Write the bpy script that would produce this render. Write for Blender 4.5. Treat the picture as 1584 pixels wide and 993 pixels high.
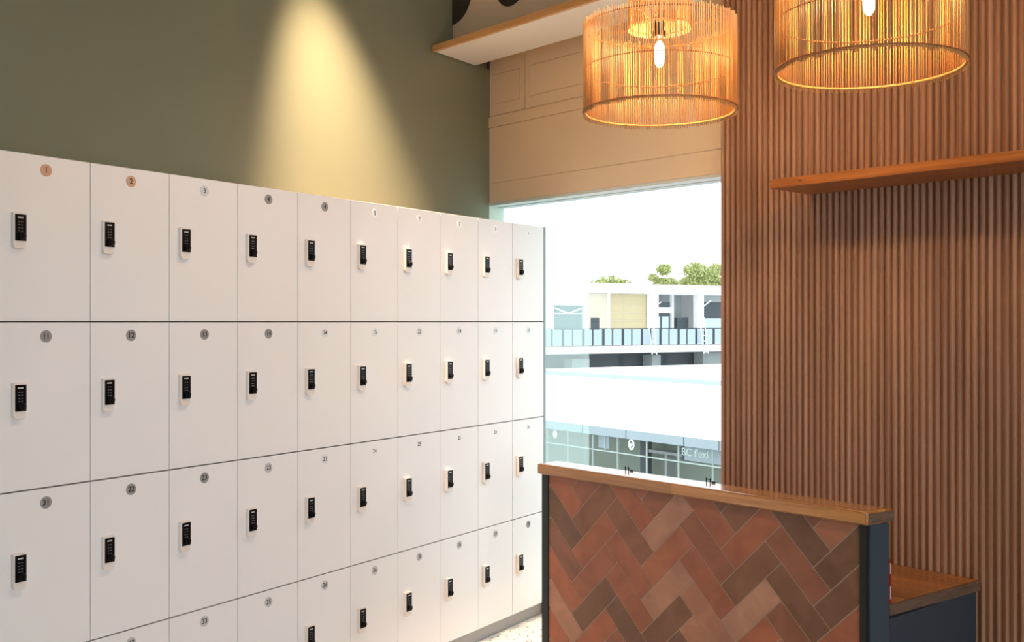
import bpy, bmesh, math, random
from mathutils import Vector, Matrix
random.seed(7)
R = math.radians
for o in list(bpy.data.objects): bpy.data.objects.remove(o)
S = bpy.context.scene
COL = S.collection

# ------------------------------------------------------------------ camera, world, lights, exposure
EYE = 1.5425
cd = bpy.data.cameras.new('camera'); cam = bpy.data.objects.new('camera', cd); COL.objects.link(cam)
cam.location = (0, 0, EYE); cam.rotation_euler = (R(90), 0, R(48))
cd.sensor_width = 36; cd.lens = 36 * 1600 / 1584; cd.shift_y = 1.0 / 1584
cd.clip_start = .05; cd.clip_end = 600
S.camera = cam
S.view_settings.view_transform = 'Standard'; S.view_settings.look = 'None'
S.view_settings.gamma = 1; S.view_settings.use_curve_mapping = False
S.view_settings.exposure = 0.0

w = bpy.data.worlds.new('world'); S.world = w; w.use_nodes = True
bg = w.node_tree.nodes['Background']; bg.inputs[0].default_value = (.93, .97, 1, 1); bg.inputs[1].default_value = 2.1

LDIR = Vector((-math.sin(R(14.2)), math.cos(R(14.2)), 0))   # along the lockers
LN = Vector((math.cos(R(14.2)), math.sin(R(14.2)), 0))      # out of the lockers
L0 = Vector((-3.2172, .8985, 0))                             # foot of the first locker column
def lk(a, out, z): return L0 + LDIR * a + LN * out + Vector((0, 0, z))

def lamp(kind, name, loc, target, energy, color, **kw):
    d = bpy.data.lights.new(name, kind); d.energy = energy; d.color = color
    for k, v in kw.items(): setattr(d, k, v)
    o = bpy.data.objects.new(name, d); COL.objects.link(o); o.location = loc
    o.rotation_euler = (Vector(target) - Vector(loc)).to_track_quat('-Z', 'Y').to_euler()
    return o
WARM = (1, .72, .42)
lamp('SPOT', 'wall_spot_light', lk(1.50, .0, 3.84), lk(2.14, -.42, 1.25), 1150, (1, .69, .44), spot_size=R(43), spot_blend=1, shadow_soft_size=.05)
lamp('AREA', 'window_daylight', (-3.3, 4.05, 1.25), (-3.05, 0, .9), 1, (.88, .95, 1), shape='RECTANGLE', size=2.0, size_y=2.0).data.cycles.is_portal = True
lamp('AREA', 'side_fill_light', (2.6, .3, 1.6), (-3.75, 2.2, .55), 20, (.78, .89, 1), shape='RECTANGLE', size=2.6, size_y=2.2, spread=R(75))  # unseen cool fill, added to brighten the lockers from the right
lamp('SPOT', 'locker_spot_light', lk(.1, 1.7, 3.8), lk(.1, 0, 1.0), 40, (1, .76, .56), spot_size=R(74), spot_blend=.9, shadow_soft_size=.03)
lamp('SPOT', 'locker_spot_light', lk(1.5, 1.7, 3.8), lk(1.4, 0, .6), 62, (1, .94, .90), spot_size=R(72), spot_blend=.9, shadow_soft_size=.03)
lamp('SPOT', 'locker_spot_light', lk(2.6, 1.4, 3.8), lk(2.4, 0, .6), 14, (.90, .95, 1), spot_size=R(70), spot_blend=.9, shadow_soft_size=.03)
lamp('SPOT', 'counter_spot_light', (-1.9, 1.3, 3.8), (-2.7, 3.4, 1.2), 100, (1, .70, .44), spot_size=R(64), spot_blend=1, shadow_soft_size=.12)

# ------------------------------------------------------------------ helpers
def obj(name, me, mat=None, parent=None, kind=None):
    if isinstance(me, bmesh.types.BMesh):
        m = bpy.data.meshes.new(name); me.normal_update(); me.to_mesh(m); me.free(); me = m
    o = bpy.data.objects.new(name, me); COL.objects.link(o)
    if mat is not None:
        me.materials.clear(); me.materials.append(mat)
    if parent is not None: o.parent = parent
    if kind: o['kind'] = kind
    return o
def bevel(o, wd=.003, seg=2):
    m = o.modifiers.new('bevel', 'BEVEL'); m.width = wd; m.segments = seg; m.limit_method = 'ANGLE'; m.angle_limit = R(40); return o
def smooth(o):
    for p in o.data.polygons: p.use_smooth = True
    return o
def tag(o, label, cat, group=None):
    o['label'] = label; o['category'] = cat
    if group: o['group'] = group
    return o
def empty(name, loc=(0, 0, 0), rz=0):
    o = bpy.data.objects.new(name, None); COL.objects.link(o); o.location = loc; o.rotation_euler = (0, 0, rz)
    o.empty_display_size = .1; return o
def box(bm, x0, x1, y0, y1, z0, z1):
    v = [bm.verts.new(p) for p in ((x0,y0,z0),(x1,y0,z0),(x1,y1,z0),(x0,y1,z0),(x0,y0,z1),(x1,y0,z1),(x1,y1,z1),(x0,y1,z1))]
    for f in ((3,2,1,0),(4,5,6,7),(0,1,5,4),(1,2,6,5),(2,3,7,6),(3,0,4,7)): bm.faces.new([v[i] for i in f])
    return bm
def boxes(*bs):
    bm = bmesh.new()
    for b in bs: box(bm, *b)
    return bm
def prism(bm, poly, z0, z1):
    n = len(poly); a = [bm.verts.new((x, y, z0)) for x, y in poly]; b = [bm.verts.new((x, y, z1)) for x, y in poly]
    bm.faces.new(a[::-1]); bm.faces.new(b)
    for i in range(n): bm.faces.new([a[i], a[(i+1) % n], b[(i+1) % n], b[i]])
    return bm
def lathe(bm, prof, seg=32, c=(0, 0, 0), caps=True):
    rings = [[bm.verts.new((c[0]+r*math.cos(2*math.pi*k/seg), c[1]+r*math.sin(2*math.pi*k/seg), c[2]+z)) for k in range(seg)] for r, z in prof]
    for a, b in zip(rings, rings[1:]):
        for k in range(seg): bm.faces.new([a[k], a[(k+1) % seg], b[(k+1) % seg], b[k]])
    if caps: bm.faces.new(rings[0][::-1]); bm.faces.new(rings[-1])
    return bm
def rod(bm, p, q, r, seg=6):
    p, q = Vector(p), Vector(q); d = (q-p).normalized()
    u = d.orthogonal().normalized(); v = d.cross(u)
    a, b = [[bm.verts.new(c + (u*math.cos(t)+v*math.sin(t))*r) for t in (2*math.pi*k/seg for k in range(seg))] for c in (p, q)]
    for k in range(seg): bm.faces.new([a[k], a[(k+1) % seg], b[(k+1) % seg], b[k]])
    bm.faces.new(a[::-1]); bm.faces.new(b); return bm
def torus(bm, R0, r, c=(0, 0, 0), seg=96, n=8):
    rg = []
    for i in range(seg):
        t = 2*math.pi*i/seg
        rg.append([bm.verts.new((c[0]+(R0+r*math.cos(s))*math.cos(t), c[1]+(R0+r*math.cos(s))*math.sin(t), c[2]+r*math.sin(s))) for s in (2*math.pi*k/n for k in range(n))])
    for i in range(seg):
        a, b = rg[i], rg[(i+1) % seg]
        for k in range(n): bm.faces.new([a[k], b[k], b[(k+1) % n], a[(k+1) % n]])
    return bm
_tm = {}
def text_mesh(s, size, depth=.0, sx=1.0):
    k = (s, size, depth, sx)
    if k in _tm: return _tm[k]
    c = bpy.data.curves.new('t', 'FONT'); c.body = s; c.size = size; c.align_x = 'CENTER'; c.align_y = 'CENTER'; c.extrude = depth; c.offset = .02*size if depth == 0 else 0
    o = bpy.data.objects.new('t', c); COL.objects.link(o)
    bpy.context.view_layer.update()
    m = bpy.data.meshes.new_from_object(o.evaluated_get(bpy.context.evaluated_depsgraph_get()))
    bpy.data.objects.remove(o)
    m.transform(Matrix.Diagonal((sx, 1, 1, 1)))
    m.transform(Matrix.Rotation(R(90), 4, 'X'))
    _tm[k] = m; return m

# ------------------------------------------------------------------ materials
def srgb(r, g, b):
    f = lambda c: (c/255/12.92) if c/255 <= .04045 else ((c/255+.055)/1.055)**2.4
    return (f(r), f(g), f(b), 1)
def mat(name, color, rough=.5, metal=0, noise=0, nscale=8, bump=0, bscale=60, coat=0, spec=.5):
    m = bpy.data.materials.new(name); m.use_nodes = True; nt = m.node_tree; b = nt.nodes['Principled BSDF']
    b.inputs['Base Color'].default_value = color; b.inputs['Roughness'].default_value = rough; b.inputs['Metallic'].default_value = metal
    b.inputs['Coat Weight'].default_value = coat; b.inputs['Specular IOR Level'].default_value = spec
    tc = nt.nodes.new('ShaderNodeTexCoord')
    if noise:
        n = nt.nodes.new('ShaderNodeTexNoise'); n.inputs['Scale'].default_value = nscale; n.inputs['Detail'].default_value = 5
        nt.links.new(tc.outputs['Object'], n.inputs['Vector'])
        r = nt.nodes.new('ShaderNodeMapRange'); r.inputs[3].default_value = 1-noise; r.inputs[4].default_value = 1+noise
        nt.links.new(n.outputs['Fac'], r.inputs[0])
        mx = nt.nodes.new('ShaderNodeVectorMath'); mx.operation = 'SCALE'; mx.inputs[0].default_value = color[:3]
        nt.links.new(r.outputs[0], mx.inputs['Scale']); nt.links.new(mx.outputs[0], b.inputs['Base Color'])
    if bump:
        n2 = nt.nodes.new('ShaderNodeTexNoise'); n2.inputs['Scale'].default_value = bscale; n2.inputs['Detail'].default_value = 4
        nt.links.new(tc.outputs['Object'], n2.inputs['Vector'])
        bp = nt.nodes.new('ShaderNodeBump'); bp.inputs['Strength'].default_value = bump; bp.inputs['Distance'].default_value = .002
        nt.links.new(n2.outputs['Fac'], bp.inputs['Height']); nt.links.new(bp.outputs[0], b.inputs['Normal'])
    return m
def wood(name, c1, c2, axis='X', rough=.35, coat=0, scale=1.0, plank=None):
    m = bpy.data.materials.new(name); m.use_nodes = True; nt = m.node_tree; N = nt.nodes; Lk = nt.links; b = N['Principled BSDF']
    b.inputs['Roughness'].default_value = rough; b.inputs['Coat Weight'].default_value = coat; b.inputs['Coat Roughness'].default_value = .12
    tc = N.new('ShaderNodeTexCoord'); mp = N.new('ShaderNodeMapping')
    s = {'X': (1.2, 28, 28), 'Y': (28, 1.2, 28), 'Z': (28, 28, 1.2)}[axis]
    mp.inputs['Scale'].default_value = [k*scale for k in s]
    Lk.new(tc.outputs['Object'], mp.inputs['Vector'])
    n = N.new('ShaderNodeTexNoise'); n.inputs['Scale'].default_value = 2.2; n.inputs['Detail'].default_value = 8; n.inputs['Roughness'].default_value = .65; n.inputs['Distortion'].default_value = .6
    Lk.new(mp.outputs[0], n.inputs['Vector'])
    cr = N.new('ShaderNodeValToRGB'); cr.color_ramp.elements[0].position = .32; cr.color_ramp.elements[0].color = c2
    cr.color_ramp.elements[1].position = .68; cr.color_ramp.elements[1].color = c1
    Lk.new(n.outputs['Fac'], cr.inputs[0]); out = cr.outputs[0]
    if plank:   # staves of differing tone
        br = N.new('ShaderNodeTexBrick'); br.inputs['Scale'].default_value = 1; br.inputs['Mortar Size'].default_value = .0006
        br.inputs['Brick Width'].default_value = plank[0]; br.inputs['Row Height'].default_value = plank[1]
        br.inputs['Color1'].default_value = (.72, .72, .72, 1); br.inputs['Color2'].default_value = (1.15, 1.15, 1.15, 1); br.inputs['Mortar'].default_value = (.55, .5, .45, 1)
        Lk.new(tc.outputs['Object'], br.inputs['Vector'])
        mx = N.new('ShaderNodeMix'); mx.data_type = 'RGBA'; mx.blend_type = 'MULTIPLY'; mx.inputs[0].default_value = 1
        Lk.new(out, mx.inputs[6]); Lk.new(br.outputs[0], mx.inputs[7]); out = mx.outputs[2]
    Lk.new(out, b.inputs['Base Color'])
    bp = N.new('ShaderNodeBump'); bp.inputs['Strength'].default_value = .15; bp.inputs['Distance'].default_value = .001
    Lk.new(n.outputs['Fac'], bp.inputs['Height']); Lk.new(bp.outputs[0], b.inputs['Normal'])
    return m
def emis(name, color, strength):
    m = bpy.data.materials.new(name); m.use_nodes = True; nt = m.node_tree; nt.nodes.remove(nt.nodes['Principled BSDF'])
    e = nt.nodes.new('ShaderNodeEmission'); e.inputs[0].default_value = color; e.inputs[1].default_value = strength
    nt.links.new(e.outputs[0], nt.nodes['Material Output'].inputs[0]); return m
def glass(name, tint, haze=0.0, gloss=.06):
    m = bpy.data.materials.new(name); m.use_nodes = True; nt = m.node_tree; N = nt.nodes; nt.nodes.remove(N['Principled BSDF'])
    t = N.new('ShaderNodeBsdfTransparent'); t.inputs[0].default_value = tint
    g = N.new('ShaderNodeBsdfGlossy'); g.inputs['Roughness'].default_value = .02
    mx = N.new('ShaderNodeMixShader'); mx.inputs[0].default_value = gloss
    nt.links.new(t.outputs[0], mx.inputs[1]); nt.links.new(g.outputs[0], mx.inputs[2]); out = mx
    if haze:
        d = N.new('ShaderNodeBsdfTranslucent'); d.inputs[0].default_value = (.9, .97, .96, 1)
        m2 = N.new('ShaderNodeMixShader'); m2.inputs[0].default_value = haze
        nt.links.new(out.outputs[0], m2.inputs[1]); nt.links.new(d.outputs[0], m2.inputs[2]); out = m2
    nt.links.new(out.outputs[0], N['Material Output'].inputs[0]); return m

M = {}
M['green'] = mat('sage_green_paint', srgb(128, 132, 110), .75, noise=.03, nscale=2, bump=.06, bscale=120)
M['jamb'] = mat('daylit_green_paint', srgb(205, 218, 205), .6)  # wall green made paler: glare of the window put into the jamb colour
M['beige'] = mat('beige_paint', srgb(240, 216, 186), .55, noise=.02)
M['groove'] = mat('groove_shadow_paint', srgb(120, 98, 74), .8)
M['white'] = mat('white_paint', srgb(240, 238, 234), .7, noise=.01)
M['ceil'] = mat('ceiling_paint', srgb(205, 195, 182), .9)
M['locker'] = mat('white_laminate', srgb(240, 238, 236), .32, noise=.012, nscale=3, bump=.02, bscale=200)
M['carcass'] = mat('carcass_gap_shade', srgb(150, 132, 118), .6)  # shade of the door gaps put into the carcass colour
M['endp'] = mat('grey_end_panel', srgb(150, 165, 168), .45)
M['plinth'] = mat('brushed_grey_plinth', srgb(150, 150, 150), .4, .35)
M['lockw'] = mat('ivory_plastic', srgb(238, 228, 218), .35)
M['lockb'] = mat('gloss_black_plastic', srgb(6, 6, 8), .35, spec=.2)
M['knob'] = mat('matt_black_plastic', srgb(10, 10, 12), .5, spec=.25)
M['key'] = mat('grey_key_print', srgb(120, 124, 126), .5)
M['strip'] = mat('silver_print', srgb(200, 200, 198), .4)
M['ink'] = mat('dark_number_ink', srgb(30, 32, 36), .6)
M['ink2'] = mat('faded_number_ink', srgb(110, 120, 124), .6)
DISC = {'orange': mat('orange_tan_disc', srgb(208, 166, 134), .5), 'bluewhite': mat('pale_blue_disc', srgb(208, 216, 220), .5),
        'grey': mat('grey_disc', srgb(150, 148, 146), .5), 'white': mat('white_disc', srgb(252, 253, 254), .4),
        'pale': mat('pale_grey_disc', srgb(224, 228, 230), .5), 'light grey': mat('light_grey_disc', srgb(196, 196, 194), .5)}
M['top'] = wood('honey_oak', srgb(212, 152, 90), srgb(172, 114, 62), 'X', .25, .9, plank=(2.5, .045))
M['endgrain'] = wood('grey_end_grain', srgb(134, 108, 88), srgb(92, 72, 58), 'Y', .6)
M['seatw'] = wood('oak_seat', srgb(204, 138, 78), srgb(156, 98, 50), 'X', .38, .15, plank=(.7, .07))
M['shelfw'] = wood('oak_shelf', srgb(190, 118, 56), srgb(140, 80, 34), 'X', .4, .1)
M['ply'] = wood('birch_edge', srgb(222, 176, 122), srgb(196, 146, 92), 'X', .5)
M['blue'] = mat('dark_blue_paint', srgb(60, 73, 83), .5, noise=.04)
M['steel'] = mat('black_green_steel', srgb(38, 43, 42), .4, .2)
M['rattan'] = wood('rattan', srgb(236, 184, 116), srgb(204, 138, 72), 'Z', .5)
M['rattan_dark'] = mat('rattan_ring', srgb(168, 108, 66), .6)
M['socket'] = mat('black_socket', srgb(22, 18, 16), .4)
M['filament'] = emis('glowing_filament', (1, .62, .27, 1), 500)
M['bulb'] = glass('clear_bulb_glass', (1, .97, .92, 1), 0, .05)
M['dark'] = mat('dark_brown_paint', srgb(62, 54, 42), .7)
M['red'] = mat('red_card', srgb(176, 28, 32), .4)
M['paper'] = mat('white_print', srgb(235, 230, 226), .5)
M['glass'] = glass('window_glass', (.985, .997, .995, 1), 0, .02)
M['glass2'] = glass('second_pane_glass', (.91, .985, .965, 1), .19, .02)
M['frame'] = mat('white_window_frame', srgb(222, 228, 226), .45)
M['grout'] = mat('warm_grey_grout', srgb(186, 164, 146), .85, noise=.05, nscale=40)

def slat_mat():
    m = bpy.data.materials.new('walnut_slats'); m.use_nodes = True; nt = m.node_tree; N = nt.nodes; Lk = nt.links; b = N['Principled BSDF']
    b.inputs['Roughness'].default_value = .5; b.inputs['Specular IOR Level'].default_value = .35
    tc = N.new('ShaderNodeTexCoord'); mp = N.new('ShaderNodeMapping'); mp.inputs['Scale'].default_value = (36, 36, 1.0)
    Lk.new(tc.outputs['Object'], mp.inputs[0]); n = N.new('ShaderNodeTexNoise'); n.inputs['Scale'].default_value = 1; n.inputs['Detail'].default_value = 6
    Lk.new(mp.outputs[0], n.inputs[0])
    cr = N.new('ShaderNodeValToRGB'); cr.color_ramp.elements[0].position = .3; cr.color_ramp.elements[0].color = srgb(150, 108, 82)
    cr.color_ramp.elements[1].position = .7; cr.color_ramp.elements[1].color = srgb(190, 148, 120)
    Lk.new(n.outputs['Fac'], cr.inputs[0]); Lk.new(cr.outputs[0], b.inputs['Base Color']); return m
M['slat'] = slat_mat()
def tile_mat():
    m = bpy.data.materials.new('terracotta_tiles'); m.use_nodes = True; nt = m.node_tree; N = nt.nodes; Lk = nt.links; b = N['Principled BSDF']
    b.inputs['Roughness'].default_value = .42
    g = N.new('ShaderNodeNewGeometry'); cr = N.new('ShaderNodeValToRGB'); cr.color_ramp.interpolation = 'LINEAR'
    e = cr.color_ramp.elements; e[0].position = 0; e[0].color = srgb(132, 96, 74); e[1].position = 1; e[1].color = srgb(204, 152, 124)
    for p, c in ((.2, (150, 102, 78)), (.4, (170, 108, 80)), (.6, (190, 112, 80)), (.8, (188, 122, 92))):
        x = e.new(p); x.color = srgb(*c)
    Lk.new(g.outputs['Random Per Island'], cr.inputs[0])
    tc = N.new('ShaderNodeTexCoord')
    n = N.new('ShaderNodeTexNoise'); n.inputs['Scale'].default_value = 9; n.inputs['Detail'].default_value = 7; n.inputs['Distortion'].default_value = .8
    Lk.new(tc.outputs['Object'], n.inputs[0])
    c2 = N.new('ShaderNodeValToRGB'); c2.color_ramp.elements[0].position = .3; c2.color_ramp.elements[0].color = (.68, .66, .64, 1)
    c2.color_ramp.elements[1].position = .75; c2.color_ramp.elements[1].color = (1.0, 1.0, 1.0, 1)
    x = c2.color_ramp.elements.new(.9); x.color = (1.25, 1.3, 1.3, 1)
    Lk.new(n.outputs['Fac'], c2.inputs[0])
    mx = N.new('ShaderNodeMix'); mx.data_type = 'RGBA'; mx.blend_type = 'MULTIPLY'; mx.inputs[0].default_value = 1
    Lk.new(cr.outputs[0], mx.inputs[6]); Lk.new(c2.outputs[0], mx.inputs[7]); Lk.new(mx.outputs[2], b.inputs['Base Color'])
    bp = N.new('ShaderNodeBump'); bp.inputs['Strength'].default_value = .12; bp.inputs['Distance'].default_value = .002
    Lk.new(n.outputs['Fac'], bp.inputs['Height']); Lk.new(bp.outputs[0], b.inputs['Normal']); return m
M['tile'] = tile_mat()
def terrazzo():
    m = bpy.data.materials.new('terrazzo'); m.use_nodes = True; nt = m.node_tree; N = nt.nodes; Lk = nt.links; b = N['Principled BSDF']
    b.inputs['Roughness'].default_value = .35
    tc = N.new('ShaderNodeTexCoord'); v = N.new('ShaderNodeTexVoronoi'); v.inputs['Scale'].default_value = 38
    Lk.new(tc.outputs['Object'], v.inputs['Vector'])
    cr = N.new('ShaderNodeValToRGB'); cr.color_ramp.interpolation = 'CONSTANT'
    cr.color_ramp.elements[0].color = srgb(96, 84, 76); cr.color_ramp.elements[1].position = .22; cr.color_ramp.elements[1].color = srgb(226, 222, 214)
    Lk.new(v.outputs['Distance'], cr.inputs[0]); Lk.new(cr.outputs[0], b.inputs['Base Color']); return m
M['terrazzo'] = terrazzo()

# ------------------------------------------------------------------ room shell
CEIL = 3.9
obj('floor', boxes((-5.5, 3.0, -3.0, 4.0, -.12, 0)), M['terrazzo'], kind='structure')
obj('ceiling', boxes((-5.6, 3.1, -3.1, 4.1, CEIL, CEIL+.1)), M['ceil'], kind='structure')
wl = obj('wall_left', boxes((-4.2, 3.125, .46, .58, 0, 2.965), (-4.2, 2.80, .46, .58, 2.965, CEIL), (2.80, 3.2, .50, .58, 2.965, CEIL)), M['green'], kind='structure')
wl.location = L0; wl.rotation_euler = (0, 0, R(104.2))
jb = obj('trim_1', boxes((3.126, 3.27, .46, .58, 0, 2.212)), M['jamb'], kind='structure'); jb.location = L0; jb.rotation_euler = (0, 0, R(104.2))

YB = 3.817      # face of the beige wall above the window
def beige_wall():
    g = .0035
    bm = bmesh.new()
    # backing (its thin reveals show as grooves)
    x0, x1 = -4.43, .6
    f = YB; b = YB + .012
    box(bm, -4.43, .6, YB+.006, YB+.0205, 2.215, CEIL)
    def pan(a, c, z0, z1, y=f): box(bm, a, c, y, YB+.02, z0, z1)
    pan(x0, x1, 2.212, 2.320); pan(x0, x1, 2.3225, 2.633); pan(x0, x1, 2.636, 2.694, f-.004)
    xs = [x0, -4.134, -2.95, -1.75, -.55, .6]
    for i in range(5):
        a, c = xs[i] + g, xs[i+1] - g
        z0, z1, q = 2.701, CEIL, .0022
        ia, ic, iz0, iz1 = a + .034, c - .034, 2.764, 2.928
        if i == 0: ia, ic = a, c - .04
        # outer ring and inner panel, a hairline groove between them
        pan(a, c, z0, iz0 - q); pan(a, c, iz1 + q, z1)
        if ia > a: pan(a, ia - q, iz0 - q, iz1 + q)
        pan(ic + q, c, iz0 - q, iz1 + q); pan(ia, ic, iz0, iz1)
    return bm
wb = obj('wall_back', beige_wall(), M['beige'], kind='structure')
obj('trim_2', boxes((-4.5, .6, YB+.0205, YB+.10, 2.213, CEIL)), M['groove'], kind='structure')
obj('wall_back', boxes((.6, 3.0, YB, YB+.14, 0, CEIL), (-2.60, .6, YB+.0205, YB+.10, 0, 2.212)), M['beige'], kind='structure')
obj('wall_front', boxes((-5.5, 3.0, -3.1, -3.0, 0, CEIL)), M['white'], kind='structure')
obj('wall_right', boxes((3.0, 3.1, -3.0, 4.0, 0, .4), (3.0, 3.1, -3.0, 4.0, 2.8, CEIL), (3.0, 3.1, -3.0, -1.2, .4, 2.8), (3.0, 3.1, 1.8, 4.0, .4, 2.8)), M['white'], kind='structure')

# window in the back wall
wf = obj('window_1', boxes((-4.46, -2.62, 3.90, 3.96, 2.192, 2.2115), (-4.46, -2.62, 3.90, 3.96, 0.005, .05),
                           (-4.497, -4.462, 3.905, 3.955, .05, 2.192)), M['frame'], kind='structure')
obj('head_lining', boxes((-4.44, -2.62, YB+.003, 3.90, 2.196, 2.2115)), M['frame'], wf)
obj('pane', boxes((-4.46, -2.62, 3.925, 3.931, .05, 2.192)), M['glass'], wf)
obj('sliding_pane', boxes((-4.45, -3.80, 3.966, 3.972, .03, 2.20)), M['glass2'], wf)
obj('trim_3', boxes((-4.37, -2.80, 3.805, 3.895, .003, .066)), M['frame'], kind='structure')

# slatted wall
def slat_wall():
    bm = bmesh.new(); p = .0278; x = -2.783; xe = 1.2; prof = []
    while x < xe:
        c = x + p/2; r = p*.31
        prof += [(x, 3.752), (c-r, 3.752)]
        for k in range(1, 8):
            t = math.pi*k/8; prof.append((c - r*math.cos(t), 3.752 - (.016*math.sin(t)**.8)))
        prof += [(c+r, 3.752)]
        x += p
    prof.append((x, 3.752))
    lo = [bm.verts.new((a, b, 0.001)) for a, b in prof]; hi = [bm.verts.new((a, b, CEIL-.001)) for a, b in prof]
    for i in range(len(prof)-1): bm.faces.new([lo[i], lo[i+1], hi[i+1], hi[i]])
    box(bm, -2.783, x, 3.753, 3.812, .001, CEIL-.001)
    return bm
smooth_s = obj('wall_slatted_right', slat_wall(), M['slat'], kind='structure')

# ------------------------------------------------------------------ high ledge over the window
lg = tag(obj('high_ledge', prism(bmesh.new(), [(-4.292, 3.3245), (-2.785, 3.3245), (-2.785, 3.666), (-4.376, 3.666)], 2.955, 2.982), M['white']),
         'high white ledge with a light plywood front edge, between green wall and ribbed wall', 'shelf')
obj('front_edge', prism(bmesh.new(), [(-4.290, 3.304), (-2.785, 3.304), (-2.785, 3.324), (-4.295, 3.324)], 2.953, 2.984), M['ply'], lg)
obj('wall_upper_back', prism(bmesh.new(), [(-4.345, 3.483), (-2.785, 3.483), (-2.785, 3.62), (-4.37, 3.62)], 2.983, CEIL-.001), M['beige'], kind='structure')
def decal(x, z, r, lab, a0=0, a1=2*math.pi):
    bm = bmesh.new(); n = 48
    pts = [(r*math.cos(a0+(a1-a0)*k/n), r*math.sin(a0+(a1-a0)*k/n)) for k in range(n + (0 if a1-a0 > 6.2 else 1))]
    prism(bm, pts, 0, .004); o = obj('round_wall_panel', bm, M['dark']); o.rotation_euler = (R(90), 0, 0); o.location = (x, 3.4825, z)
    return tag(o, lab, 'wall decoration', None)
d1 = decal(-4.345, 3.30, .165, 'large dark brown round cut-out at the green wall end above the high ledge', -math.pi/2, math.pi/2)
decal(-3.875, 3.245, .112, 'smaller dark brown round cut-out mid-panel above the high ledge')

# ------------------------------------------------------------------ lockers
W = .297; ZT = [2.0425, 1.5425, 1.0425, .5425, .062]
NUM = [['1','2','3','4','4','5','7','7','8','6'], ['11','12','13','14','14','15','22','14','16','18'],
       ['31','22','23','23','23','24','25','25','24','26'], [None,'33','33','35','36','36','38','36','39','39']]
DC = [['orange','orange','bluewhite','grey','grey','white','white','white','white','white'],
      ['grey','grey','grey','grey','pale','pale','pale','pale','pale','pale'],
      ['grey','grey','grey','light grey','pale',None,None,None,None,None],
      [None,'light grey','light grey','light grey','light grey','light grey','light grey','light grey','light grey','grey']]
_c = {}
def cached(key, fn):
    if key not in _c:
        m = bpy.data.meshes.new(key); b = fn(); b.normal_update(); b.to_mesh(m); b.free(); _c[key] = m
    return _c[key]
def disc_bm(r=.0185, t=.0012):
    bm = bmesh.new(); prism(bm, [(r*math.cos(2*math.pi*k/40), r*math.sin(2*math.pi*k/40)) for k in range(40)], 0, t)
    bmesh.ops.transform(bm, matrix=Matrix.Rotation(R(90), 4, 'X'), verts=bm.verts); return bm
def lock_body_bm():     # rounded lower lip, 40 x 106 mm, 14 mm deep
    pts = [(-.02, 0), (-.02, -.094)] + [(-.02+.011*(1-math.cos(t)), -.094-.012*math.sin(t)) for t in (R(30), R(60), R(90))]
    pts += [(.016, -.106), (.02, -.101), (.02, 0)]
    bm = bmesh.new(); prism(bm, [(x, z) for x, z in pts][::-1], 0, .014)
    bmesh.ops.transform(bm, matrix=Matrix.Rotation(R(90), 4, 'X'), verts=bm.verts); bmesh.ops.recalc_face_normals(bm, faces=bm.faces); return bm
def keypad_bm():
    bm = bmesh.new()
    for r in range(4):
        for c in range(2): box(bm, -.0055+c*.0085-.0024, -.0055+c*.0085+.0024, -.0003, 0, -.0010-r*.009-.0012, -.0010-r*.009+.0012)
    return bm
def knob_bm():
    bm = bmesh.new(); lathe(bm, [(.0112, 0), (.0112, .008), (.010, .0098), (.004, .010)], 28)
    box(bm, -.0028, .0028, -.0095, .0095, .0098, .0125)
    bmesh.ops.transform(bm, matrix=Matrix.Rotation(R(90), 4, 'X'), verts=bm.verts); return bm
def sub(name, me, m, par, loc=(0, 0, 0), bev=0):
    o = obj(name, me, None, par); o.location = loc
    if not me.materials: me.materials.append(m)
    if bev: bevel(o, bev)
    return o
ORD = ['first', 'second', 'third', 'fourth', 'fifth', 'sixth', 'seventh', 'eighth', 'ninth', 'tenth']
ROW = ['top', 'second', 'third', 'bottom']
for r in range(4):
    h = ZT[r] - ZT[r+1]
    for c in range(10):
        p = lk(c*W, 0, ZT[r+1])
        L = empty('locker', p, R(104.2))
        n, dcol = NUM[r][c], DC[r][c]
        if n is None: lab = 'white locker at the foot of the leftmost column, mostly below the frame'
        else:
            on = f' on a {dcol} disc' if dcol and dcol != 'pale' else ' in small dark print'
            lab = f'white locker numbered {n}{on}, {ROW[r]} row, {ORD[c]} column from the left'
        tag(L, lab, 'locker', 'white lockers in the long bank')
        sub('cabinet', cached(f'cab{r==3}', lambda: boxes((.0006, W-.0006, .0205, .455, .0006, h-.0006))), M['carcass'], L)
        g = .0016; gz = .0022
        sub('door', cached(f'door{r==3}', lambda: boxes((g, W-g, 0, .0195, gz, h-gz))), M['locker'], L, bev=.0012)
        k = sub('lock', cached('lockb', lock_body_bm), M['lockw'], L, (.0565, 0, h-.180), bev=.0015)
        sub('face_plate', cached('plate', lambda: boxes((-.0155, .0196, -.0018, 0, -.083, -.005))), M['lockb'], k, (0, -.0142, 0), bev=.0012)
        sub('display_strip', cached('strip', lambda: boxes((-.0085, .0085, -.0004, 0, -.0165, -.0125))), M['strip'], k, (.0005, -.0161, 0))
        sub('keypad', cached('keypad', keypad_bm), M['key'], k, (.0018, -.0161, -.026))
        sub('thumb_knob', cached('knob', knob_bm), M['knob'], k, (.004, -.0155, -.068))
        if n:
            if dcol:
                s = sub('number_disc', cached('disc_'+dcol, disc_bm), DISC[dcol], L, (.147, -.0001, h-.0445))
                par, off = s, (0, -.0014, 0)
            else: par, off = L, (.147, -.0004, h-.0445)
            faint = (c >= 8 and r in (0, 1, 2))
            tm = text_mesh(n, .0245, 0, .95)
            if faint: 
                tm = _tm.setdefault((n, 'faint'), tm.copy())
            sub('number_print', tm, M['ink2'] if faint else M['ink'], par, off)
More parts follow.
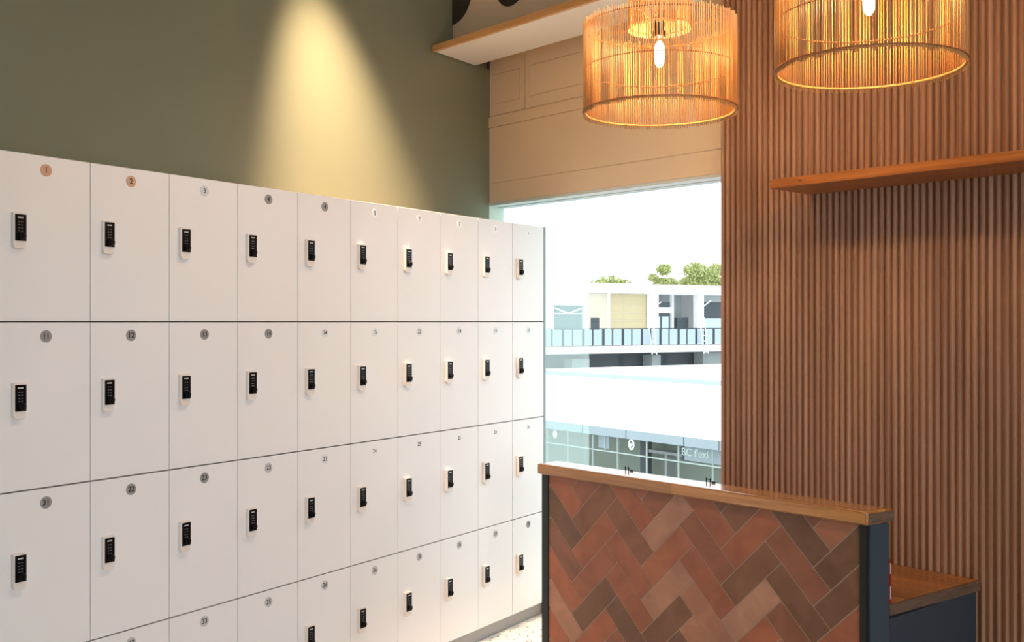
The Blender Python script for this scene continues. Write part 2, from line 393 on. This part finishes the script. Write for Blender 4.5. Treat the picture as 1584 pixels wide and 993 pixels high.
ep = tag(obj('end_panel', boxes((10*W+.001, 10*W+.019, -.002, .455, .003, 2.0425)), M['endp']), 'thin blue-grey upright panel closing the window end of the locker bank', 'panel')
ep.location = L0; ep.rotation_euler = (0, 0, R(104.2)); bevel(ep, .001)
pl = tag(obj('locker_plinth', boxes((0, 10*W-.004, .012, .44, .001, .0605)), M['plinth']), 'brushed grey plinth running under the white locker bank', 'plinth')
pl.location = L0; pl.rotation_euler = (0, 0, R(104.2)); bevel(pl, .001)

# ------------------------------------------------------------------ tiled counter and bench
FY = 3.085
ct = empty('divider_counter', (0, 0, 0)); tag(ct, 'oak-topped divider counter clad in terracotta herringbone tiles with dark blue end', 'counter')
obj('body', prism(bmesh.new(), [(-3.226, 3.094), (-1.7075, 3.094), (-1.681, 3.165), (-3.226, 3.165)], .002, .887), M['blue'], ct)
bevel(obj('corner_post', boxes((-3.228, -3.190, 3.079, 3.0935, .002, .887)), M['steel'], ct), .001)
bevel(obj('corner_post', boxes((-1.737, -1.7135, 3.079, 3.0935, .002, .887)), M['steel'], ct), .001)
def clip(poly, ax, lim, keep_less):
    out = []
    for i in range(len(poly)):
        a, b = poly[i], poly[(i+1) % len(poly)]
        ia = (a[ax] <= lim) == keep_less; ib = (b[ax] <= lim) == keep_less
        if ia: out.append(a)
        if ia != ib:
            t = (lim-a[ax])/(b[ax]-a[ax]); out.append((a[0]+(b[0]-a[0])*t, a[1]+(b[1]-a[1])*t))
    return out
def tiles():
    bm = bmesh.new(); TL, TW, g = .2695, .0928, .0042
    X0, Z0 = -2.988, .5175; q = math.sqrt(.5)
    for m in range(-4, 10):
        for n in range(-14, 16):
            for kind in (0, 1):
                if kind == 0: u0, v0, u1, v1 = 0, 0, TL, TW
                else: u0, v0, u1, v1 = TL, TW-TL, TL+TW, TW
                du = m*(TL+TW) + n*TW; dv = m*(TW-TL) + n*TW
                c = [(u0+du+g/2, v0+dv+g/2), (u1+du-g/2, v0+dv+g/2), (u1+du-g/2, v1+dv-g/2), (u0+du+g/2, v1+dv-g/2)]
                P = [(X0+(u-v)*q, Z0+(u+v)*q) for u, v in c]
                for ax, lim, kl in ((0, -3.1895, False), (0, -1.7375, True), (1, .003, False), (1, .887, True)):
                    P = clip(P, ax, lim, kl)
                    if len(P) < 3: break
                if len(P) < 3: continue
                A = abs(sum(P[i][0]*P[(i+1) % len(P)][1]-P[(i+1) % len(P)][0]*P[i][1] for i in range(len(P))))/2
                if A < 1e-5: continue
                f = [bm.verts.new((x, FY, z)) for x, z in P]; b = [bm.verts.new((x, FY+.007, z)) for x, z in P]
                k = len(P); bm.faces.new(f)
                for i in range(k): bm.faces.new([f[i], b[i], b[(i+1) % k], f[(i+1) % k]])
    bmesh.ops.recalc_face_normals(bm, faces=bm.faces)
    return bm
gr = obj('tile_panel', boxes((-3.1895, -1.7375, FY+.0015, 3.0935, .002, .887)), M['grout'], ct)
obj('herringbone_tiles', tiles(), M['tile'], gr)
tp = obj('countertop', prism(bmesh.new(), [(-3.236, 3.059), (-1.700, 3.059), (-1.678, 3.187), (-3.236, 3.187)], .888, .933), M['top'], ct); bevel(tp, .007, 3)
o = obj('end_grain', prism(bmesh.new(), [(-1.6995, 3.066), (-1.6915, 3.066), (-1.670, 3.181), (-1.678, 3.181)], .894, .927), M['endgrain'], ct); bevel(o, .006, 2)
o['label'] = 'greyish bare end grain'

bn = empty('bench', (0, 0, 0)); tag(bn, 'dark blue built-in bench with an oak plank seat between counter and ribbed wall', 'bench')
obj('base', prism(bmesh.new(), [(-3.226, 3.167), (-1.680, 3.167), (-1.650, 3.7345), (-3.226, 3.7345)], .002, .574), M['blue'], bn)
st = obj('seat', prism(bmesh.new(), [(-3.226, 3.189), (-1.700, 3.189), (-1.643, 3.7345), (-3.226, 3.7345)], .5745, .616), M['seatw'], bn); bevel(st, .005, 2)
o = obj('seat_end_grain', prism(bmesh.new(), [(-1.699, 3.192), (-1.689, 3.192), (-1.632, 3.733), (-1.642, 3.733)], .5755, .6145), M['endgrain'], bn); bevel(o, .006, 2)
o['label'] = 'greyish bare end grain of the seat'
rd = tag(obj('red_card', boxes((-1.80, -1.6915, 3.1895, 3.1975, .617, .762)), M['red']), 'narrow red card with white print standing on the bench seat against the counter', 'card')
obj('white_print', boxes((-1.6913, -1.6909, 3.1915, 3.1955, .632, .675), (-1.6913, -1.6909, 3.1915, 3.1955, .715, .750)), M['paper'], rd)
rd.rotation_euler = (0, 0, 0)

# small things on the back edge of the countertop
def bracket(x, lab):
    o = obj('wire_clip', boxes((x-.012, x-.010, 3.176, 3.180, .9335, .950), (x-.012, x+.012, 3.176, 3.179, .944, .946), (x+.006, x+.008, 3.176, 3.180, .9335, .950), (x+.014, x+.030, 3.176, 3.180, .9335, .939)), M['knob'])
    return tag(o, lab, 'clip', 'small dark clips on the countertop back edge')
bracket(-2.825, 'small dark wire clip on the countertop back edge, in front of the window')
bracket(-2.415, 'small dark wire clip on the countertop back edge, beside the ribbed wall')

# ------------------------------------------------------------------ shelf on the slatted wall
sh = tag(obj('wall_shelf', boxes((-2.327, .9, 3.45, 3.7395, 2.061, 2.097)), M['shelfw']), 'long oak shelf fixed to the brown ribbed wall above the bench', 'shelf'); bevel(sh, .002)
obj('knot', boxes((-2.20, -2.185, 3.4492, 3.4502, 2.078, 2.081)), M['dark'], sh)

# ------------------------------------------------------------------ pendants
def pendant(x, y, lab, src=None):
    zb, zt, RR = 2.288, 2.592, .27
    P = empty('pendant_lamp', (x, y, zb)); tag(P, lab, 'pendant lamp', 'rattan pendants over the counter')
    if src:
        def cp(o, par):
            c = o.copy(); COL.objects.link(c); c.parent = par
            for k in o.children: cp(k, c)
        for k in src.children: cp(k, P)
        return P
    H = zt - zb
    bm = bmesh.new(); n = 188
    for k in range(n):
        t = 2*math.pi*(k + random.uniform(-.16, .16))/n; t2 = t + random.uniform(-.004, .004); r = RR
        rod(bm, (r*math.cos(t), r*math.sin(t), -.010+random.uniform(-.003, .002)), (r*math.cos(t2), r*math.sin(t2), H+.016+random.uniform(-.006, .006)), .00185, 6)
    shd = smooth(obj('outer_shade', bm, M['rattan'], P))
    bm = bmesh.new(); r2 = .11
    for k in range(78):
        t = 2*math.pi*(k + random.uniform(-.1, .1))/78
        rod(bm, (r2*math.cos(t), r2*math.sin(t), H-.012), (r2*math.cos(t), r2*math.sin(t), H+.135), .002, 6)
    smooth(obj('inner_collar', bm, M['rattan'], P))
    for z, r, rr in ((.002, RR-.005, .0042), (.004, RR+.003, .0022), (H/2, RR-.0035, .0026), (H, RR-.0035, .0030), (H, r2-.003, .003), (H+.12, r2-.003, .003)):
        smooth(obj('ring', torus(bmesh.new(), r, rr, (0, 0, z)), M['rattan_dark'] if rr < .004 else M['rattan'], P))
    bm = bmesh.new()
    for k in range(4):
        t = math.pi*k/2 + .4; rod(bm, (r2*math.cos(t), r2*math.sin(t), H), ((RR-.004)*math.cos(t), (RR-.004)*math.sin(t), H), .0022)
        rod(bm, (.012*math.cos(t), .012*math.sin(t), H+.05), (r2*math.cos(t), r2*math.sin(t), H+.12), .0018)
    obj('spokes', bm, M['rattan_dark'], P)
    bz = .205
    smooth(obj('bulb', lathe(bmesh.new(), [(.004, bz-.058), (.02, bz-.053), (.036, bz-.036), (.043, bz-.010), (.040, bz+.018), (.026, bz+.046), (.015, bz+.062)], 28), M['bulb'], P))
    smooth(obj('filament', lathe(bmesh.new(), [(.006, bz-.044), (.014, bz-.034), (.0175, bz-.01), (.0175, bz+.022), (.008, bz+.045)], 16), M['filament'], P))
    smooth(obj('socket', lathe(bmesh.new(), [(.016, bz+.060), (.024, bz+.066), (.026, bz+.078), (.0245, bz+.082), (.0175, bz+.084), (.019, bz+.13), (.010, bz+.14)], 24), M['socket'], P))
    obj('cable', rod(bmesh.new(), (0, 0, bz+.13), (0, 0, CEIL-zb-.022), .003, 8), M['socket'], P)
    smooth(obj('ceiling_rose', lathe(bmesh.new(), [(.05, CEIL-zb-.024), (.05, CEIL-zb-.002)], 24), M['socket'], P))
    return P
p1 = pendant(-2.385, 2.854, 'rattan drum pendant lamp, lit, left of the pair and wholly in view')
p2 = pendant(-1.566, 2.830, 'rattan drum pendant lamp, lit, right of the pair, its top cut off', p1)

# ------------------------------------------------------------------ outside
M['x_white'] = mat('white_render_outside', srgb(246, 248, 250), .7, noise=.01)
M['x_roof'] = mat('white_roof_membrane', srgb(250, 251, 252), .7)
M['x_grey'] = mat('pale_grey_fascia', srgb(176, 190, 198), .6)
M['x_grey2'] = mat('blue_grey_fascia', srgb(158, 176, 184), .5)
M['x_mull'] = mat('pale_green_frame', srgb(176, 194, 190), .6)
M['x_dark'] = mat('dark_recess', srgb(60, 72, 80), .6)
M['x_mid'] = mat('mid_grey_interior', srgb(150, 160, 162), .7)
M['x_yellow'] = mat('pale_yellow_panels', srgb(196, 184, 146), .7)
M['x_yellow2'] = mat('cream_panels', srgb(208, 202, 182), .7)
M['x_rail'] = mat('dark_rail', srgb(46, 60, 72), .5)
M['x_pane'] = mat('rail_panel_glass', srgb(188, 210, 226), .2)
M['x_glass'] = mat('teal_window_glass', srgb(96, 122, 126), .15)  # even grey-teal for the arched window of the far building
M['x_shop'] = mat('shop_interior', srgb(136, 150, 138), .8)
M['x_leaf'] = mat('leaf_green', srgb(176, 186, 118), .7, noise=.25, nscale=.9)
M['x_trunk'] = mat('bark', srgb(120, 106, 88), .9)
M['x_ground'] = mat('courtyard_paving', srgb(190, 192, 190), .9)
obj('ground', boxes((-240, 60, 4.6, 260, -7.6, -7.4)), M['x_ground'], kind='structure')

# near building with a flat white roof and a glazed shopfront, facing the window
nb = empty('shop_building', (-29.46, 28.31, 0), R(-4.35)); tag(nb, 'low shop building with a broad flat white roof and glazed front, seen below the window', 'building')
obj('roof', boxes((-28, 30, 0, 26, -2.40, -2.35)), M['x_roof'], nb)
obj('fascia', boxes((-28, 30, -.02, .25, -2.665, -2.352)), M['x_grey2'], nb)
for s in (.0, 2.2, 4.55, 7.35, 8.9): obj('fascia_joint', boxes((s, s+.025, -.028, -.019, -2.66, -2.36)), M['x_rail'], nb)
sf = obj('shopfront', boxes(*[(s, s+.032, .05, .12, -4.6, -2.667) for s in (0, 1.25, 2.68, 4.02, 5.5, 7.02, 8.55)], (-4, 12, .04, .13, -3.25, -3.21), (-4, 12, .04, .13, -4.66, -4.6)), M['x_mull'], nb)
obj('half_mullion', boxes((3.36, 3.385, .05, .12, -3.2, -2.667)), M['x_mull'], sf)
obj('shop_back_wall', boxes((-4, 12, 1.6, 1.7, -7.3, -2.41)), M['x_shop'], nb)
obj('shop_lower_wall', boxes((-28, 30, .14, .3, -7.38, -4.66)), M['x_white'], nb)
obj('shop_column', boxes((4.36, 4.66, .9, 1.2, -4.3, -2.75)), M['x_dark'], nb)
obj('shop_column', boxes((6.42, 6.62, .9, 1.2, -3.3, -2.45)), M['x_dark'], nb)
obj('shop_counter', boxes((4.8, 6.9, .9, 1.4, -3.2, -3.1), (5.6, 5.7, .9, 1.3, -4.6, -3.2)), M['x_mid'], nb)
obj('shop_panel', boxes((2.75, 3.33, .3, .35, -3.18, -2.68), (7.1, 9.6, .3, .36, -3.19, -2.68)), M['x_grey2'], nb)
obj('roof_step', boxes((-44, 30, 22.5, 22.9, -2.35, -2.06)), M['x_grey'], nb)
for s in (-8, 1, 3.5, 6.2): obj('step_joint', boxes((s, s+.06, 22.46, 22.5, -2.34, -2.08)), M['x_rail'], nb)
cb = empty('white_stepped_block', (-28.6, 26.6, -7.4), R(-4.35)); tag(cb, 'white stepped block outside, before the left end of the shopfront', 'block')
obj('column', boxes((-.42, -.14, 0, .3, .002, 3.62)), M['x_white'], cb); obj('column', boxes((-.139, .20, 0, .3, .002, 3.86)), M['x_white'], cb); obj('column', boxes((.201, .55, 0, .3, .002, 3.54)), M['x_white'], cb)
def logo(s, r):
    bm = torus(bmesh.new(), r*.8, r*.2, seg=32, n=6); bmesh.ops.transform(bm, matrix=Matrix.Rotation(R(90), 4, 'X') @ Matrix.Diagonal((.78, 1, .3, 1)), verts=bm.verts)
    o = obj('round_logo', bm, M['x_white'], nb); o.location = (s, .02, -2.86)
    obj('logo_mark', boxes((-.05, -.02, -.01, .01, -.09, .05), (-.02, .06, -.01, .01, -.05, 0), (.02, .06, -.01, .01, 0, .08)), M['x_white'], o)
logo(.55, .16); logo(4.80, .20)
tx = sub('sign_lettering', text_mesh('BC flexi', .36, .01, 1.05), M['x_mull'], nb, (7.85, -.0, -2.87))

# upper roof behind it, up to the far terrace
fx = Vector((.1908, .9816, 0)); fd = Vector((-.9816, .1908, 0))
c0 = Vector((-73.1, 83.2, 0))
q = c0 - fd*22.0
pts = [(-56.6, 53.02), (-17.8, 50.0), ((q+fx*40).x, (q+fx*40).y), ((q-fx*25.5).x, (q-fx*25.5).y)]
tag(obj('upper_roof', prism(bmesh.new(), pts, -2.058, -2.02), M['x_roof']), 'flat white roof stretching back to the far terrace with glass railing', 'roof')

# far terrace: slab, railing, ladders
ft = empty('far_terrace', c0, R(79)); K = 2.2
def fz(z): return EYE + (z-EYE)*K
tag(ft, 'white terrace slab with dark recess below, in front of the far white building', 'terrace')
obj('slab', boxes((-60, 60, 0, 16, fz(.03), fz(.38))), M['x_white'], ft)
obj('recess_wall', boxes((-60, 60, 3.0, 3.3, -7.3, fz(.03)-.01)), M['x_dark'], ft)
obj('recess_box', boxes((3.3, 4.5, 1.0, 2.6, -7.3, fz(-.12)), (10.6, 14.5, 1.0, 2.6, -7.3, fz(-.02))), M['x_mid'], ft)
obj('recess_box', boxes((-7.2, -5.0, 1.0, 2.6, -7.3, fz(-.22))), M['x_mid'], ft)
rl = empty('terrace_railing', c0, R(79)); tag(rl, 'long dark framed railing with pale glass panels on the far terrace edge', 'railing')
obj('top_rail', boxes((-60, 60, .1, .22, fz(1.19), fz(1.235))), M['x_rail'], rl)
obj('bottom_rail', boxes((-60, 60, .1, .22, fz(.385), fz(.42))), M['x_rail'], rl)
bmp = None
xs = -11.6; i = 0
while xs < 14:
    wd = .10 if i % 2 else .26
    obj('post', boxes((xs, xs+wd, .08, .2, fz(.385), fz(1.21))), M['x_rail'], rl)
    obj('panel', boxes((xs+wd+.03, xs+1.24, .13, .16, fz(.44), fz(1.17))), M['x_pane'], rl)
    xs += 1.27; i += 1
for s in (.95*K, 4.25*K):
    l = empty('roof_ladder', c0 + fx*s - fd*.35, R(79))
    tag(l, 'pale metal ladder down from the terrace, ' + ('nearer the tan wall panels' if s < 4 else 'close to the ribbed wall edge'), 'ladder', 'ladders on the far terrace')
    obj('stile', rod(bmesh.new(), (0, -.2, -2.0), (-.25, .2, 2.0), .07), M['x_white'], l); obj('stile', rod(bmesh.new(), (.62, -.2, -2.0), (.37, .2, 2.0), .07), M['x_white'], l)
    for k in range(6): obj('rung', rod(bmesh.new(), (.02, -.1, -1.8+k*.6), (.5, -.1, -1.8+k*.6), .05), M['x_white'], l)

# far building
c1 = Vector((-86.4, 98.3, 0)); K2 = 130/60
fb = empty('far_building', c1, R(79)); tag(fb, 'long low white building with yellow panel wall beyond the terrace', 'building')
def g(z): return EYE + (z-EYE)*K2
def fbx(name, m, *bs): return obj(name, boxes(*[(a*K2, b*K2, y0, y1, g(z0), g(z1)) for a, b, y0, y1, z0, z1 in bs]), M[m], fb)
fbx('roof_band', 'x_white', (-30, 30, -.6, 9, 3.17, 3.72))
fbx('back_wall', 'x_white', (-30, 30, 6.0, 6.3, .4, 3.17))
fbx('left_wall', 'x_white', (-30, -5.5, 0, .4, .4, 3.17), (-5.5, -3.5, 0, .4, 2.45, 3.17), (-3.5, -3.16, 0, .4, .4, 3.17))
fbx('arched_window', 'x_glass', (-5.45, -3.55, .3, .36, .4, 2.45))
fbx('window_truss', 'x_white', (-5.45, -3.55, .2, .28, 1.96, 2.03))
fbx('cream_wall', 'x_yellow2', (-3.16, -1.85, .1, .5, .4, 3.16))
fbx('window', 'x_dark', (-2.98, -2.42, .0, .08, .6, 1.75))
fbx('yellow_wall', 'x_yellow', (-1.72, 1.17, .6, 1.0, .4, 3.16))
fbx('panel_joint', 'x_yellow2', (-.52, -.50, .56, .59, .6, 3.1), (-1.7, 1.17, .56, .59, 2.55, 2.57), (-1.7, 1.17, .56, .59, 2.05, 2.07), (-1.7, 1.17, .56, .59, 1.6, 1.62))
fbx('pillar', 'x_white', (1.20, 1.80, -.2, .6, .4, 3.17)); fbx('pillar', 'x_white', (4.78, 5.30, -.2, .6, .4, 3.17)); fbx('pillar', 'x_white', (-1.86, -1.72, -.2, .6, .4, 3.17))
fbx('bay_window', 'x_dark', (1.86, 3.18, 1.2, 1.3, .5, 2.05), (1.86, 3.18, 1.2, 1.3, 2.40, 2.72))
fbx('bay_frame', 'x_white', (1.82, 3.24, 1.0, 1.15, 2.05, 2.40), (3.22, 3.34, .8, 1.3, .4, 3.17))
fbx('bay_door_pane', 'x_pane', (1.95, 2.40, 1.1, 1.18, .6, 1.85), (2.55, 3.05, 1.1, 1.18, .6, 1.85))
fbx('bay_box', 'x_dark', (3.85, 4.75, 1.5, 3, .4, 1.78)); fbx('bay_soffit', 'x_mid', (1.82, 4.78, 3.0, 3.2, 1.8, 3.17))
fbx('right_bay', 'x_dark', (5.36, 8.5, 1.2, 1.3, .5, 2.75)); fbx('right_bay_beam', 'x_mid', (5.3, 8.5, 1.0, 1.15, 2.75, 3.17)); fbx('right_bay_sill', 'x_pane', (5.36, 8.5, 1.0, 1.1, .5, 1.75))
tr = obj('truss_member', rod(rod(bmesh.new(), (1.9*K2, .9, g(2.4)), (2.4*K2, .9, g(2.72)), .08), (5.4*K2, .9, g(2.3)), (6.3*K2, .9, g(2.85)), .10), M['x_white'], fb)
obj('truss_member', rod(rod(bmesh.new(), (-5.4*K2, .15, g(2.3)), (-4.5*K2, .15, g(2.0)), .1), (-4.5*K2, .15, g(2.0)), (-3.6*K2, .15, g(2.3)), .1), M['x_white'], fb)

# trees behind the far building
def tree(s, d, blobs, n, lab, seed):
    rnd = random.Random(seed); base = c1 + fx*s + fd*d
    T = empty('tree', (base.x, base.y, -7.4)); tag(T, lab, 'tree', 'trees beyond the far building')
    bm = bmesh.new()
    tot = sum(b[3]**2 for b in blobs)
    for (bx, by, bz, br) in blobs:
        for k in range(int(n*br*br/tot)):
            v = Vector((rnd.gauss(0, 1), rnd.gauss(0, 1), rnd.gauss(0, 1))).normalized() * br * (rnd.random()**.4)
            v.z *= .75
            c = Vector(fx)*bx + Vector(fd)*by + Vector((0, 0, bz)) + v
            a = Vector((rnd.gauss(0, 1), rnd.gauss(0, 1), rnd.gauss(0, 1))).normalized(); b = a.orthogonal().normalized()
            sz = rnd.uniform(.12, .26)
            bm.faces.new([bm.verts.new(c+a*sz), bm.verts.new(c+b*sz*.6), bm.verts.new(c-a*sz), bm.verts.new(c-b*sz*.6)])
    obj('foliage', bm, M['x_leaf'], T)
    obj('trunk', rod(bmesh.new(), (0, 0, .02), (0, 0, blobs[0][2]), .25, 10), M['x_trunk'], T)
Z0 = 7.4
tree(5.2, 12, [(0, 0, 13.9, 2.0), (-2.0, 0, 13.4, 1.8), (1.9, 0, 13.5, 1.9), (3.0, 0, 12.9, 1.5)], 2600, 'rounded light green tree crown above the roof, over the yellow wall panels', 1)
tree(14.6, 12, [(0, 0, 14.0, 1.7), (.2, 0, 16.4, 1.15), (-1.8, 0, 15.2, .8), (1.4, 0, 14.2, 1.4), (-2.3, 0, 13.2, 1.2)], 2800, 'spreading light green tree with a high tuft, between the round crown and the bushy one', 2)
tree(21.5, 12, [(0, 0, 14.2, 2.4), (-.9, 0, 16.3, 1.8), (1.5, 0, 15.6, 1.8), (3.0, 0, 16.6, 1.3), (-2.3, 0, 14.4, 1.5), (3.8, 0, 14.2, 2.3)], 5200, 'bushy light green tree crown over the roof next to the ribbed wall edge', 3)
